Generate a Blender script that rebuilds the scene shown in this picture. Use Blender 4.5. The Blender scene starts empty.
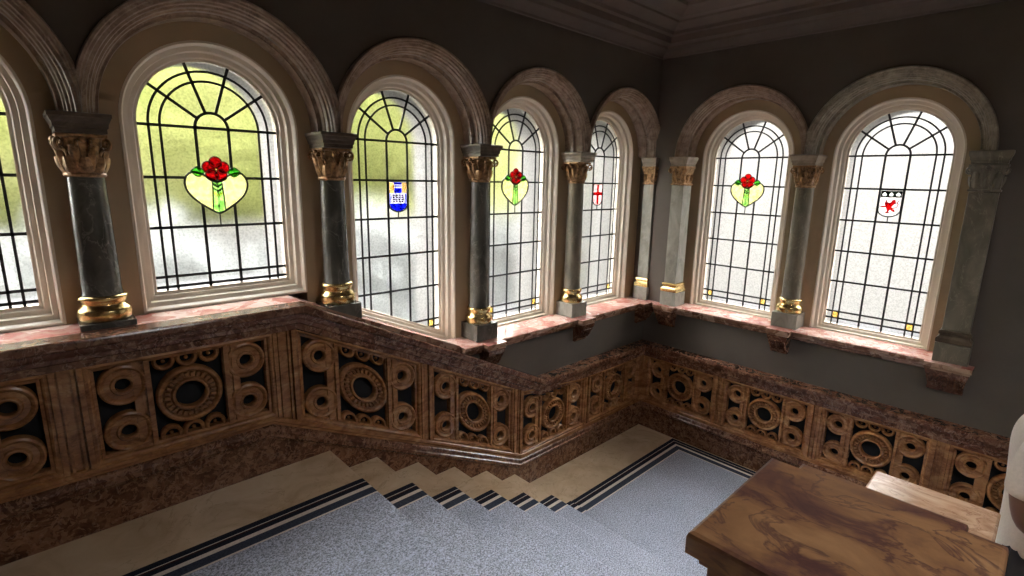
import bpy, bmesh, math, random
from math import sin, cos, pi, radians, sqrt, hypot, atan2
from mathutils import Vector, Matrix
random.seed(7)
SC = bpy.context.scene
COL = SC.collection
# ------------------------------------------------------------------ mesh builder
class MB:
    def __init__(s): s.v=[]; s.f=[]; s.m=[]
    def add(s, vs, fs, mi=0):
        o=len(s.v); s.v+= [tuple(p) for p in vs]
        for f in fs: s.f.append([o+i for i in f]); s.m.append(mi)
    def box(s,x0,x1,y0,y1,z0,z1,mi=0):
        vs=[(x,y,z) for z in (z0,z1) for y in (y0,y1) for x in (x0,x1)]
        s.add(vs,[(0,2,3,1),(4,5,7,6),(0,1,5,4),(2,6,7,3),(0,4,6,2),(1,3,7,5)],mi)
    def hexa(s,b,t,mi=0):   # two quads of points (bottom, top)
        s.add(list(b)+list(t),[(3,2,1,0),(4,5,6,7),(0,1,5,4),(1,2,6,5),(2,3,7,6),(3,0,4,7)],mi)
    def prism(s,poly,y0,y1,mi=0):   # polygon in (x,z) extruded along y
        n=len(poly)
        vs=[(x,y0,z) for x,z in poly]+[(x,y1,z) for x,z in poly]
        fs=[list(range(n)),list(range(2*n-1,n-1,-1))]+[(i,i+n,(i+1)%n+n,(i+1)%n) for i in range(n)]
        s.add(vs,fs,mi)
    def grid(s,rows,cu=False,cv=False,mi=0,caps=False):   # rows of points
        n=len(rows); m=len(rows[0]); vs=[p for r in rows for p in r]; fs=[]
        for i in range(n if cu else n-1):
            for j in range(m if cv else m-1):
                a=i*m+j; b=i*m+(j+1)%m; c=((i+1)%n)*m+(j+1)%m; d=((i+1)%n)*m+j
                fs.append((a,b,c,d))
        if caps: fs+= [list(range(m-1,-1,-1)), list(range((n-1)*m,n*m))]
        s.add(vs,fs,mi)
    def lathe(s,prof,c=(0,0,0),n=32,mi=0,caps=True):    # (r,z) about z
        rows=[[(c[0]+r*cos(2*pi*k/n),c[1]+r*sin(2*pi*k/n),c[2]+z) for k in range(n)] for r,z in prof]
        s.grid(rows,cv=True,mi=mi,caps=caps)
    def sqlathe(s,prof,c=(0,0,0),mi=0):            # stepped square plan: (half,z) or (hx,hy,z)
        rows=[]
        for p in prof:
            hx,hy,z=(p[0],p[0],p[1]) if len(p)==2 else p
            rows.append([(c[0]+a*hx,c[1]+b*hy,c[2]+z) for a,b in ((-1,-1),(1,-1),(1,1),(-1,1))])
        s.grid(rows,cv=True,mi=mi,caps=True)
    def ring(s,prof,cx,cz,n=32,sh=0.,mi=0,sz=1.,a0=0.,a1=2*pi):  # closed (r,y) profile turned about an axis along y in the x-z plane
        full=abs(a1-a0-2*pi)<1e-6
        N=n if full else n+1
        rows=[]
        for k in range(N):
            a=a0+(a1-a0)*k/n
            rows.append([(cx+r*cos(a),y,cz+r*sin(a)*sz+sh*r*cos(a)) for r,y in prof])
        s.grid(rows,cu=full,cv=True,mi=mi)
        if not full:
            m=len(prof); o=len(s.v)-N*m
            s.f+= [[o+i for i in range(m)],[o+(N-1)*m+i for i in range(m-1,-1,-1)]]; s.m+=[mi,mi]
    def tube(s,pts,rad,n=8,mi=0,closed=False):
        pts=[Vector(p) for p in pts]; N=len(pts); rows=[]
        if not hasattr(rad,'__len__'): rad=[rad]*N
        up=Vector((0,0,1)); prev=None
        for i,p in enumerate(pts):
            t=(pts[min(i+1,N-1)]-pts[max(i-1,0)]); t.normalize()
            if prev is None:
                a=Vector((0,0,1)) if abs(t.z)<.9 else Vector((1,0,0))
                u=t.cross(a).normalized()
            else: u=(prev-t*prev.dot(t)).normalized()
            prev=u; w=t.cross(u)
            rows.append([tuple(p+(u*cos(2*pi*k/n)+w*sin(2*pi*k/n))*rad[i]) for k in range(n)])
        s.grid(rows,cv=True,mi=mi,caps=True)
    def ball(s,c,r,n=12,m=8,mi=0,sx=1,sy=1,sz=1):
        rows=[]
        for i in range(1,m):
            th=pi*i/m
            rows.append([(c[0]+sx*r*sin(th)*cos(2*pi*k/n),c[1]+sy*r*sin(th)*sin(2*pi*k/n),c[2]+sz*r*cos(th)) for k in range(n)])
        o=len(s.v); s.grid(rows,cv=True,mi=mi)
        s.v+=[(c[0],c[1],c[2]+sz*r),(c[0],c[1],c[2]-sz*r)]; t=len(s.v)-2
        for k in range(n):
            s.f.append([t,o+k,o+(k+1)%n][::-1]); s.m.append(mi)
            b=o+(m-2)*n; s.f.append([t+1,b+k,b+(k+1)%n]); s.m.append(mi)
    def strip(s,pts,w,y0,y1,closed=False,mi=0):    # flat came of width w following (x,z) points
        n=len(pts); L=[];R=[]
        for i in range(n):
            if closed: a,b=pts[i-1],pts[(i+1)%n]
            else: a,b=pts[max(i-1,0)],pts[min(i+1,n-1)]
            dx,dz=b[0]-a[0],b[1]-a[1]; l=hypot(dx,dz) or 1
            nx,nz=-dz/l*w/2,dx/l*w/2; x,z=pts[i]
            L.append((x+nx,z+nz)); R.append((x-nx,z-nz))
        rows=[[(L[i][0],y0,L[i][1]),(R[i][0],y0,R[i][1]),(R[i][0],y1,R[i][1]),(L[i][0],y1,L[i][1])] for i in range(n)]
        s.grid(rows,cu=closed,cv=True,mi=mi,caps=not closed)
    def build(s,name,mats,parent=None,smooth=35,loc=(0,0,0),rz=0,bevel=0,kind=None,label=None):
        me=bpy.data.meshes.new(name); me.from_pydata(s.v,[],s.f)
        for i,p in enumerate(me.polygons): p.material_index=s.m[i]
        bm=bmesh.new(); bm.from_mesh(me)
        bmesh.ops.remove_doubles(bm,verts=bm.verts,dist=1e-6)
        bmesh.ops.recalc_face_normals(bm,faces=bm.faces)
        bm.to_mesh(me); bm.free()
        if not isinstance(mats,(list,tuple)): mats=[mats]
        for m in mats: me.materials.append(m)
        if smooth:
            for p in me.polygons: p.use_smooth=True
            me.set_sharp_from_angle(angle=radians(smooth))
        o=bpy.data.objects.new(name,me); COL.objects.link(o)
        o.location=loc; o.rotation_euler=(0,0,rz)
        if parent is not None: o.parent=parent
        if bevel:
            b=o.modifiers.new('bevel','BEVEL'); b.width=bevel; b.segments=2; b.limit_method='ANGLE'; b.angle_limit=radians(40)
        if kind: o['kind']=kind
        if label: o['label']=label
        return o
def tag(o,label,cat,group=None,kind=None):
    o['label']=label; o['category']=cat
    if group: o['group']=group
    if kind: o['kind']=kind
    return o
def empty(name,loc=(0,0,0),rz=0):
    o=bpy.data.objects.new(name,None); COL.objects.link(o); o.location=loc; o.rotation_euler=(0,0,rz)
    o.empty_display_size=.05
    return o
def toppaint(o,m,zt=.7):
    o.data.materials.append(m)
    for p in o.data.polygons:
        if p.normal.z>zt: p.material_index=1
def dup(root,loc,rz,label=None,group=None):
    def cp(o,par):
        c=o.copy(); COL.objects.link(c); c.parent=par
        for ch in list(o.children): cp(ch,c)
        return c
    r=cp(root,None); r.location=loc; r.rotation_euler=(0,0,rz)
    if label: r['label']=label
    if group: r['group']=group
    return r
# ------------------------------------------------------------------ materials
def newmat(name):
    m=bpy.data.materials.new(name); m.use_nodes=True; nt=m.node_tree; nt.nodes.clear()
    out=nt.nodes.new('ShaderNodeOutputMaterial'); return m,nt,out
def N(nt,t,**kw):
    n=nt.nodes.new(t)
    for k,v in kw.items():
        if k in n.inputs: n.inputs[k].default_value=v
        else: setattr(n,k,v)
    return n
def ramp(nt,fac,stops,interp='LINEAR'):
    r=nt.nodes.new('ShaderNodeValToRGB'); r.color_ramp.interpolation=interp
    e=r.color_ramp.elements
    while len(e)<len(stops): e.new(.5)
    for i,(p,c) in enumerate(stops): e[i].position=p; e[i].color=(c[0],c[1],c[2],1)
    nt.links.new(fac,r.inputs[0]); return r.outputs[0]
def coords(nt,scale=(1,1,1),rot=(0,0,0),kind='Object'):
    if kind=='World':
        g=nt.nodes.new('ShaderNodeNewGeometry'); src=g.outputs['Position']
    else:
        t=nt.nodes.new('ShaderNodeTexCoord'); src=t.outputs[kind]
    mp=nt.nodes.new('ShaderNodeMapping'); mp.inputs['Scale'].default_value=scale; mp.inputs['Rotation'].default_value=rot
    nt.links.new(src,mp.inputs[0]); return mp.outputs[0]
def mixc(nt,fac,a,b,mode='MIX'):
    m=nt.nodes.new('ShaderNodeMix'); m.data_type='RGBA'; m.blend_type=mode
    if isinstance(fac,(int,float)): m.inputs[0].default_value=fac
    else: nt.links.new(fac,m.inputs[0])
    for i,c in ((6,a),(7,b)):
        if isinstance(c,tuple): m.inputs[i].default_value=(c[0],c[1],c[2],1)
        else: nt.links.new(c,m.inputs[i])
    return m.outputs[2]
def principled(nt,out,color,rough=.5,metal=0.,spec=.5,bump=None,bstr=.1,bdist=.01,coat=0.):
    p=nt.nodes.new('ShaderNodeBsdfPrincipled')
    if isinstance(color,tuple): p.inputs['Base Color'].default_value=(*color,1)
    else: nt.links.new(color,p.inputs['Base Color'])
    if isinstance(rough,(int,float)): p.inputs['Roughness'].default_value=rough
    else: nt.links.new(rough,p.inputs['Roughness'])
    p.inputs['Metallic'].default_value=metal; p.inputs['Specular IOR Level'].default_value=spec
    p.inputs['Coat Weight'].default_value=coat
    if bump is not None:
        b=nt.nodes.new('ShaderNodeBump'); b.inputs['Strength'].default_value=bstr; b.inputs['Distance'].default_value=bdist
        nt.links.new(bump,b.inputs['Height']); nt.links.new(b.outputs[0],p.inputs['Normal'])
    nt.links.new(p.outputs[0],out.inputs[0]); return p
def plain(name,c,rough=.5,metal=0.,spec=.5,nscale=0,namt=.0,bstr=0.,coat=0.):
    m,nt,out=newmat(name)
    col=c; bump=None
    if nscale:
        n=N(nt,'ShaderNodeTexNoise',Scale=nscale,Detail=6.,Roughness=.6)
        nt.links.new(coords(nt,kind='World'),n.inputs['Vector'])
        lo=tuple(x*(1-namt) for x in c); hi=tuple(min(1,x*(1+namt)) for x in c)
        col=ramp(nt,n.outputs[0],[(.3,lo),(.7,hi)])
        if bstr: bump=n.outputs[0]
    principled(nt,out,col,rough,metal,spec,bump,bstr,.004,coat); return m
def marble(name,stops,scale=3.,vein=None,veinscale=4.,veinw=.03,rough=.25,stretch=(1,1,1),rot=(0,0,0),dist=1.2,veinamt=.8,kind='World',coat=0.,breccia=0,detail=9.):
    m,nt,out=newmat(name)
    v=coords(nt,stretch,rot,kind)
    n=N(nt,'ShaderNodeTexNoise',Scale=scale,Detail=detail,Roughness=.62,Distortion=dist)
    nt.links.new(v,n.inputs['Vector'])
    col=ramp(nt,n.outputs[0],stops)
    if breccia:
        n3=N(nt,'ShaderNodeTexNoise',Scale=breccia*.6,Detail=3.,Distortion=.6); nt.links.new(v,n3.inputs['Vector'])
        mx=nt.nodes.new('ShaderNodeMix'); mx.data_type='RGBA'; mx.inputs[0].default_value=.25
        nt.links.new(v,mx.inputs[6]); nt.links.new(n3.outputs['Color'],mx.inputs[7])
        vo=N(nt,'ShaderNodeTexVoronoi',Scale=breccia); nt.links.new(mx.outputs[2],vo.inputs['Vector'])
        sep=nt.nodes.new('ShaderNodeSeparateColor'); nt.links.new(vo.outputs['Color'],sep.inputs[0])
        c2=ramp(nt,sep.outputs[0],[(p,c) for p,c in stops],'LINEAR')
        col=mixc(nt,.5,col,c2)
    if vein:
        n2=N(nt,'ShaderNodeTexNoise',Scale=veinscale,Detail=5.,Roughness=.6,Distortion=.9)
        nt.links.new(v,n2.inputs['Vector'])
        f=ramp(nt,n2.outputs[0],[(.5-veinw*2,(0,0,0)),(.5,(veinamt,)*3),(.5+veinw,(0,0,0))])
        col=mixc(nt,f,col,vein)
    principled(nt,out,col,rough,0.,.5,coat=coat); return m
M={}
M['wall']=plain('grey_wall_paint',(.112,.092,.074),.62,nscale=3,namt=.1)
M['pier']=plain('tan_wall_paint',(.46,.345,.21),.55,nscale=3,namt=.08)
M['frame']=plain('cream_window_paint',(.84,.75,.62),.4,nscale=6,namt=.06)
M['lead']=plain('lead_came',(.02,.02,.024),.45)
M['gold']=plain('polished_brass',(.78,.56,.25),.24,1.,nscale=60,namt=.35)
M['bronze']=plain('gilded_bronze_leaf',(.36,.215,.105),.40,.65,nscale=45,namt=.6)
M['black']=plain('void_shade_black',(.006,.006,.007),.9)  # near-black plate colour standing in for the shade behind the fretwork
M['honey']=marble('honey_alabaster',[(.25,(.13,.048,.016)),(.45,(.29,.125,.042)),(.6,(.40,.19,.072)),(.78,(.58,.33,.15))],scale=6,stretch=(1,1,2.2),vein=(.10,.03,.014),veinscale=5,veinw=.02,rough=.27,veinamt=.35)
M['rosso']=marble('red_breccia_marble',[(.3,(.050,.018,.010)),(.45,(.125,.046,.024)),(.58,(.20,.090,.048)),(.7,(.35,.20,.12)),(.8,(.14,.05,.028))],scale=11,breccia=24,rough=.2,vein=(.40,.25,.18),veinscale=9,veinw=.010,veinamt=.5)
M['rossobase']=marble('dark_red_breccia_skirting',[(.3,(.055,.021,.011)),(.48,(.14,.054,.026)),(.6,(.22,.105,.052)),(.75,(.33,.18,.10))],scale=12,breccia=30,rough=.22,vein=(.36,.22,.15),veinscale=7,veinw=.010,veinamt=.5)
M['pink']=marble('pink_glare_sill_marble',[(.3,(.38,.12,.09)),(.45,(.58,.28,.22)),(.58,(.74,.50,.42)),(.8,(.84,.70,.62))],scale=7,breccia=9,rough=.18,vein=(.5,.15,.12),veinscale=5,veinw=.016)  # pink marble paled for top faces, window glare put into the colour
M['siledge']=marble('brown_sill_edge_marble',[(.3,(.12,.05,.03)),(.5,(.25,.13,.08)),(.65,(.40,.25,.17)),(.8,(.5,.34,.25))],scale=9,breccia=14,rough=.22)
M['verde']=marble('dark_green_grey_marble',[(.3,(.065,.064,.054)),(.5,(.115,.112,.095)),(.7,(.175,.17,.145))],scale=7,stretch=(1,1,.5),vein=(.30,.29,.25),veinscale=6,veinw=.007,rough=.2,veinamt=.5)
M['verdelight']=marble('pale_green_grey_marble',[(.3,(.22,.215,.18)),(.5,(.31,.30,.255)),(.7,(.40,.385,.33))],scale=7,stretch=(1,1,.5),vein=(.42,.4,.34),veinscale=6,veinw=.007,rough=.26,veinamt=.5)
M['browngrey']=marble('brown_grey_marble',[(.3,(.13,.115,.085)),(.5,(.20,.178,.135)),(.7,(.28,.25,.19))],scale=7,stretch=(1,1,.5),vein=(.38,.34,.27),veinscale=6,veinw=.007,rough=.28,veinamt=.5)
M['arch']=marble('brown_arch_marble',[(.3,(.19,.125,.090)),(.5,(.34,.24,.178)),(.7,(.50,.385,.295))],scale=10,vein=(.48,.39,.31),veinscale=9,veinw=.014,rough=.32,veinamt=.6)
M['archgrey']=marble('grey_green_arch_marble',[(.3,(.17,.155,.118)),(.5,(.30,.27,.21)),(.7,(.46,.42,.33))],scale=10,vein=(.46,.42,.34),veinscale=9,veinw=.014,rough=.32,veinamt=.6)
M['impost']=marble('impost_marble',[(.3,(.06,.042,.028)),(.5,(.11,.08,.055)),(.7,(.19,.145,.10))],scale=9,rough=.3)
M['impostlight']=marble('pale_impost_marble',[(.3,(.22,.18,.135)),(.5,(.32,.265,.205)),(.7,(.43,.365,.29))],scale=9,rough=.3)
M['cream']=marble('cream_floor_marble',[(.3,(.58,.41,.255)),(.5,(.71,.53,.345)),(.7,(.79,.62,.43))],scale=3.5,vein=(.38,.24,.13),veinscale=3,veinw=.005,rough=.2,veinamt=.45)
M['newel']=marble('brown_streaked_newel_marble',[(.26,(.07,.030,.028)),(.40,(.14,.060,.042)),(.52,(.27,.130,.058)),(.66,(.37,.19,.085)),(.82,(.48,.29,.16))],scale=4.5,stretch=(1.7,.85,1.6),rot=(0,0,radians(-14)),vein=(.085,.032,.032),veinscale=6,veinw=.022,rough=.28,dist=.7,detail=12.)
M['newelsheen']=marble('newel_marble_window_sheen',[(.28,(.36,.18,.10)),(.5,(.60,.36,.22)),(.7,(.74,.51,.34))],scale=5,stretch=(2,.9,2),vein=(.32,.15,.09),veinscale=5,veinw=.010,rough=.25)  # same marble as the upper newel, window sheen put into the colour
M['ceil']=plain('brown_ceiling_paint',(.17,.125,.10),.7,nscale=4,namt=.08)
M['cornice']=plain('brown_cornice_paint',(.13,.10,.085),.6,nscale=5,namt=.1)
M['plaster']=plain('rear_wall_paint',(.34,.29,.23),.7)
M['ground']=plain('pale_paving',(.062,.062,.061),.9,nscale=2,namt=.1)
M['white']=plain('pale_painted_brick',(.090,.085,.078),.8,nscale=8,namt=.05)
def brick():
    m,nt,out=newmat('pale_brick_reveal'); v=coords(nt,kind='World')
    sp=nt.nodes.new('ShaderNodeSeparateXYZ'); nt.links.new(v,sp.inputs[0])
    mt=nt.nodes.new('ShaderNodeMath'); mt.operation='MULTIPLY'; mt.inputs[1].default_value=1/.075; nt.links.new(sp.outputs[2],mt.inputs[0])
    fr=nt.nodes.new('ShaderNodeMath'); fr.operation='FRACT'; nt.links.new(mt.outputs[0],fr.inputs[0])
    col=ramp(nt,fr.outputs[0],[(.0,(.13,.125,.12)),(.12,(.135,.13,.125)),(.18,(.19,.182,.17)),(1.,(.20,.19,.178))])
    principled(nt,out,col,.8,0,.2); return m
M['reveal']=brick()
M['outsill']=plain('slate_outer_sill',(.045,.045,.045),.8)
M['bark']=plain('tree_bark',(.12,.085,.05),.9,nscale=20,namt=.3)
M['shirt']=plain('cream_cotton',(.66,.58,.52),.9,nscale=90,namt=.06,bstr=.2)
M['trouser']=plain('dark_cotton',(.03,.03,.035),.9)
M['skin']=plain('warm_skin',(.19,.095,.065),.5,nscale=25,namt=.06)
M['hair']=plain('dark_hair',(.02,.014,.01),.6)
M['shoe']=plain('black_leather',(.02,.02,.02),.4)
def carpet(name,c,speck=.35):
    m,nt,out=newmat(name); v=coords(nt,kind='World')
    n=N(nt,'ShaderNodeTexNoise',Scale=120.,Detail=3.,Roughness=.8); nt.links.new(v,n.inputs['Vector'])
    n2=N(nt,'ShaderNodeTexNoise',Scale=2.2,Detail=4.); nt.links.new(v,n2.inputs['Vector'])
    lo=tuple(x*(1-speck) for x in c); hi=tuple(min(1,x*(1+speck)) for x in c)
    a=ramp(nt,n.outputs[0],[(.38,lo),(.5,c),(.62,hi)])
    b=ramp(nt,n2.outputs[0],[(.35,(.85,.85,.86)),(.65,(1,1,1))])
    principled(nt,out,mixc(nt,1.,a,b,'MULTIPLY'),.95,0,.1,n.outputs[0],.5,.004); return m
M['carpet']=carpet('blue_grey_speckled_carpet',(.46,.49,.58),.62)
M['navy']=carpet('navy_carpet_stripe',(.022,.024,.036),.3)
M['maroon']=carpet('maroon_carpet_stripe',(.075,.03,.024),.3)
M['creamstripe']=carpet('cream_carpet_stripe',(.86,.77,.67),.1)
M['slate']=carpet('slate_carpet_stripe',(.06,.07,.10),.3)
def leafmat():
    m,nt,out=newmat('sunlit_leaf')
    g=nt.nodes.new('ShaderNodeObjectInfo'); n=N(nt,'ShaderNodeTexNoise',Scale=.9,Detail=3.); nt.links.new(coords(nt,kind='World'),n.inputs['Vector'])
    col=ramp(nt,n.outputs[0],[(.3,(.21,.23,.065)),(.55,(.31,.32,.12)),(.8,(.40,.385,.20))])
    d=nt.nodes.new('ShaderNodeBsdfDiffuse'); t=nt.nodes.new('ShaderNodeBsdfTranslucent'); mx=nt.nodes.new('ShaderNodeMixShader'); mx.inputs[0].default_value=.4
    nt.links.new(col,d.inputs[0]); nt.links.new(col,t.inputs[0]); nt.links.new(d.outputs[0],mx.inputs[1]); nt.links.new(t.outputs[0],mx.inputs[2]); nt.links.new(mx.outputs[0],out.inputs[0])
    return m
M['leaf']=leafmat()
def obscure():
    m,nt,out=newmat('obscure_pebbled_glass')
    v=coords(nt,kind='World')
    vo=N(nt,'ShaderNodeTexNoise',Scale=95.,Detail=2.,Roughness=.5); nt.links.new(v,vo.inputs['Vector'])
    b=nt.nodes.new('ShaderNodeBump'); b.inputs['Strength'].default_value=.35; b.inputs['Distance'].default_value=.004
    nt.links.new(vo.outputs[0],b.inputs['Height'])
    r=nt.nodes.new('ShaderNodeBsdfRefraction'); r.inputs['Roughness'].default_value=.42; r.inputs['IOR'].default_value=1.1; r.inputs['Color'].default_value=(.97,.98,.97,1)
    nt.links.new(b.outputs[0],r.inputs['Normal'])
    t=nt.nodes.new('ShaderNodeBsdfTransparent')
    tint=ramp(nt,vo.outputs[0],[(.36,(.80,.80,.79)),(.56,(.99,.985,.97))]); nt.links.new(tint,t.inputs[0]); nt.links.new(tint,r.inputs[0])
    mx=nt.nodes.new('ShaderNodeMixShader'); mx.inputs[0].default_value=.34
    nt.links.new(r.outputs[0],mx.inputs[1]); nt.links.new(t.outputs[0],mx.inputs[2])
    gl=nt.nodes.new('ShaderNodeBsdfGlossy'); gl.inputs['Roughness'].default_value=.2; nt.links.new(b.outputs[0],gl.inputs['Normal'])
    m2=nt.nodes.new('ShaderNodeMixShader'); m2.inputs[0].default_value=.04
    nt.links.new(mx.outputs[0],m2.inputs[1]); nt.links.new(gl.outputs[0],m2.inputs[2])
    nt.links.new(m2.outputs[0],out.inputs[0]); return m
M['glass']=obscure()
def stained(name,c,c2=None):
    m,nt,out=newmat(name)
    n=N(nt,'ShaderNodeTexNoise',Scale=40.,Detail=3.); nt.links.new(coords(nt,kind='World'),n.inputs['Vector'])
    col=ramp(nt,n.outputs[0],[(.35,tuple(x*.85 for x in c)),(.65,c2 or c)])
    t=nt.nodes.new('ShaderNodeBsdfTransparent'); nt.links.new(col,t.inputs[0])
    l=nt.nodes.new('ShaderNodeBsdfTranslucent'); nt.links.new(col,l.inputs[0])
    mx=nt.nodes.new('ShaderNodeMixShader'); mx.inputs[0].default_value=.25
    nt.links.new(t.outputs[0],mx.inputs[1]); nt.links.new(l.outputs[0],mx.inputs[2]); nt.links.new(mx.outputs[0],out.inputs[0]); return m
G={}
G['yellow']=stained('pale_yellow_glass',(.93,.90,.50),(.97,.95,.62))
G['red']=stained('ruby_glass',(.50,.02,.03),(.62,.05,.06))
G['scarlet']=stained('scarlet_glass',(.62,.03,.04),(.75,.06,.06))
G['green']=stained('leaf_green_glass',(.16,.55,.10),(.30,.72,.18))
G['mint']=stained('mint_glass',(.45,.80,.48),(.62,.90,.62))
G['amber']=stained('amber_glass',(.95,.70,.30),(1.,.82,.45))
G['blue']=stained('cobalt_glass',(.03,.05,.62),(.07,.10,.8))
G['lilac']=stained('lilac_glass',(.42,.42,.80),(.6,.6,.9))
G['lilacpale']=stained('pale_lilac_glass',(.72,.72,.88),(.82,.82,.94))
G['plum']=stained('plum_glass',(.20,.10,.22),(.28,.16,.30))
G['white']=stained('white_glass',(.9,.88,.86),(.97,.96,.94))
G['pinkglass']=stained('pink_glass',(.93,.68,.68),(.97,.80,.78))
G['dark']=stained('dark_green_glass',(.04,.07,.05),(.08,.12,.08))
# ------------------------------------------------------------------ measured layout (metres). wall_left: y=0 is its glass; wall_back: x=0 is its glass; local x runs to the right, local -y into the room
RB=radians(-90)
ZS=2.786                       # springing line
AC=[-5.2728,-4.1583,-3.0437,-1.9292,-.8147]     # window centres on wall_left (x)
BC=[1.1138,2.2283]                              # window centres on wall_back (-y)
SP=1.1145; HW=.34; WF=.306; FU=.9465
NOSE=[-3.785+.311*i for i in range(6)]; RISE=FU/6
def knee1(h): return -4.075+(h-.325)/.59*.19
def knee2(h): return -2.155+(h-.325)/.59*.235
def zA(u,h):
    a,b=knee1(h),knee2(h)
    if u<=a: return FU+h
    if u>=b: return h
    return FU+h-FU*(u-a)/(b-a)
# ------------------------------------------------------------------ windows
def arcpts(r,a0,a1,n,cz=ZS): return [(r*cos(a0+(a1-a0)*k/n),cz+r*sin(a0+(a1-a0)*k/n)) for k in range(n+1)]
def upath(o,zb,slope,n=40):      # U outline offset outwards by o from the glass edge; list of (x,z) closed
    w=HW+o
    def zbot(x): return zb+slope*x-o*sqrt(1+slope*slope)
    return [(-w,zbot(-w)),(w,zbot(w))]+arcpts(w,0,pi,n)
FRAMEPROF=[(-.012,.035),(-.012,-.012),(0,-.014),(.006,-.030),(.026,-.036),(.029,-.070),(.050,-.080),(.053,-.112),(.059,-.119),(.069,-.117),(.073,-.108),(.073,.035)]
def window_parts(root,kind,emblem):
    zb,slope={'tall':(1.385,0.),'short':(1.934,0.),'sloped':(1.54,-.43)}[kind]
    b=MB(); loops=[[(x,y,z) for x,z in upath(o,zb,slope)] for o,y in FRAMEPROF]
    b.grid(loops,cu=True,cv=True); b.build('frame',M['frame'],root,40)
    b=MB(); b.prism(upath(-.002,zb,slope),-.004,.004); b.build('pane',M['glass'],root,0)
    zlow=lambda x: zb+slope*x
    L=MB(); W=.0145; y0,y1=-.010,-.0045
    def line(p,w=W): L.strip(p,w,y0,y1)
    w=HW-.003
    bars=[ZS]+[ZS-.2555*k for k in (1,2,3)]
    if kind!='short': bars+=[1.764,1.506,1.449]
    else: bars+=[1.966]
    def clipbar(z,xa=-w,xb=w):
        if slope:
            xs=(z-zb)/slope
            xa=max(xa,xs)
        return (xa,xb) if xb-xa>.02 else None
    hs=emblem in('rose','rose_pale','rose_bright')
    for k,z in enumerate(bars):
        c=clipbar(z)
        if not c: continue
        if k==1 and hs: line([(c[0],z),(-.142,z)]); line([(.142,z),(c[1],z)])
        else: line([(c[0],z),(c[1],z)])
    vs=(-.281,-.233,.233,.281)
    for x in vs: line([(x,zlow(x)),(x,ZS)],.0115)
    for sgn in (-1,1):
        x=.0785*sgn
        if hs: line([(x,ZS),(x,2.572)]); line([(x,zlow(x)),(x,2.392)])
        else: line([(x,zlow(x)),(x,ZS)])
    for r in (.281,.233): L.strip(arcpts(r,0,pi,32),.0115,y0,y1)
    L.strip(arcpts(.0785,0,pi,16),W,y0,y1)
    for a in (36,72,108,144):
        a=radians(a); line([(.0785*cos(a),ZS+.0785*sin(a)),((HW-.002)*cos(a),ZS+(HW-.002)*sin(a))])
    def piece(name,mat,polys,ya=-.013,yb=-.0046,lab=None):
        q=MB()
        for p in polys: q.prism(p,ya,yb)
        return q.build(name,mat,root,0,label=lab)
    if hs:
        zc=2.47; cy=[]
        for k in range(40):      # heart outline
            t=2*pi*k/40
            x=.152*sin(t)**3*1.0; zz=(13*cos(t)-5*cos(2*t)-2*cos(3*t)-cos(4*t))/17
            x=.152*(abs(sin(t))**1.55)*(1 if sin(t)>=0 else -1)
            cy.append((x,zc+.128*zz+.0))
        piece('heart_pane',G['yellow'],[cy],-.0085)
        L.strip(cy,.010,-.0125,-.0045,closed=True)
        zf=2.575
        pet=[]
        for k in range(5):
            a=pi/2+2*pi*k/5; px,pz=.037*cos(a),zf+.037*sin(a)
            c=[(px+.031*cos(t),pz+.031*sin(t)) for t in [2*pi*j/14 for j in range(14)]]
            pet.append(c)
        rm=G['scarlet'] if emblem=='rose_bright' else G['red']
        piece('rose_petals',rm,pet,-.0135,-.0088)
        for c in pet: L.strip(c,.0045,-.0142,-.009,closed=True)
        piece('rose_centre',G['amber'],[[(.014*cos(t),zf+.014*sin(t)) for t in [2*pi*j/12 for j in range(12)]]],-.0155,-.0137)
        for sg in (-1,1):
            lf=[]
            for k in range(13):
                t=k/12; lf.append((sg*(.055+.065*t),zf-.012+.024*sin(pi*t)))
            for k in range(11,0,-1):
                t=k/12; lf.append((sg*(.055+.065*t),zf-.012-.026*sin(pi*t)))
            piece('leaf',G['green'],[lf],-.0135,-.0088); L.strip(lf,.005,-.0142,-.009,closed=True)
        piece('stem',G['mint'],[[(-.022,zf-.05),(.022,zf-.05),(.030,2.365),(0,2.345),(-.030,2.365)]],-.0125,-.0088)
        L.strip([(-.022,zf-.045),(-.030,2.362)],.006,-.0135,-.009); L.strip([(.022,zf-.045),(.030,2.362)],.006,-.0135,-.009)
        line([(0,2.343),(0,ZS-.511)],.006); L.strip([(0,2.345),(0,zf-.05)],.0035,-.0135,-.009)
        for z in (zf-.085,zf-.108,zf-.131):
            piece('chevron',G['dark'] if z!=zf-.131 else G['amber'],[[(-.024,z+.016),(0,z),(.024,z+.016),(.024,z+.004),(0,z-.012),(-.024,z+.004)]],-.0142,-.0126)
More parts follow.
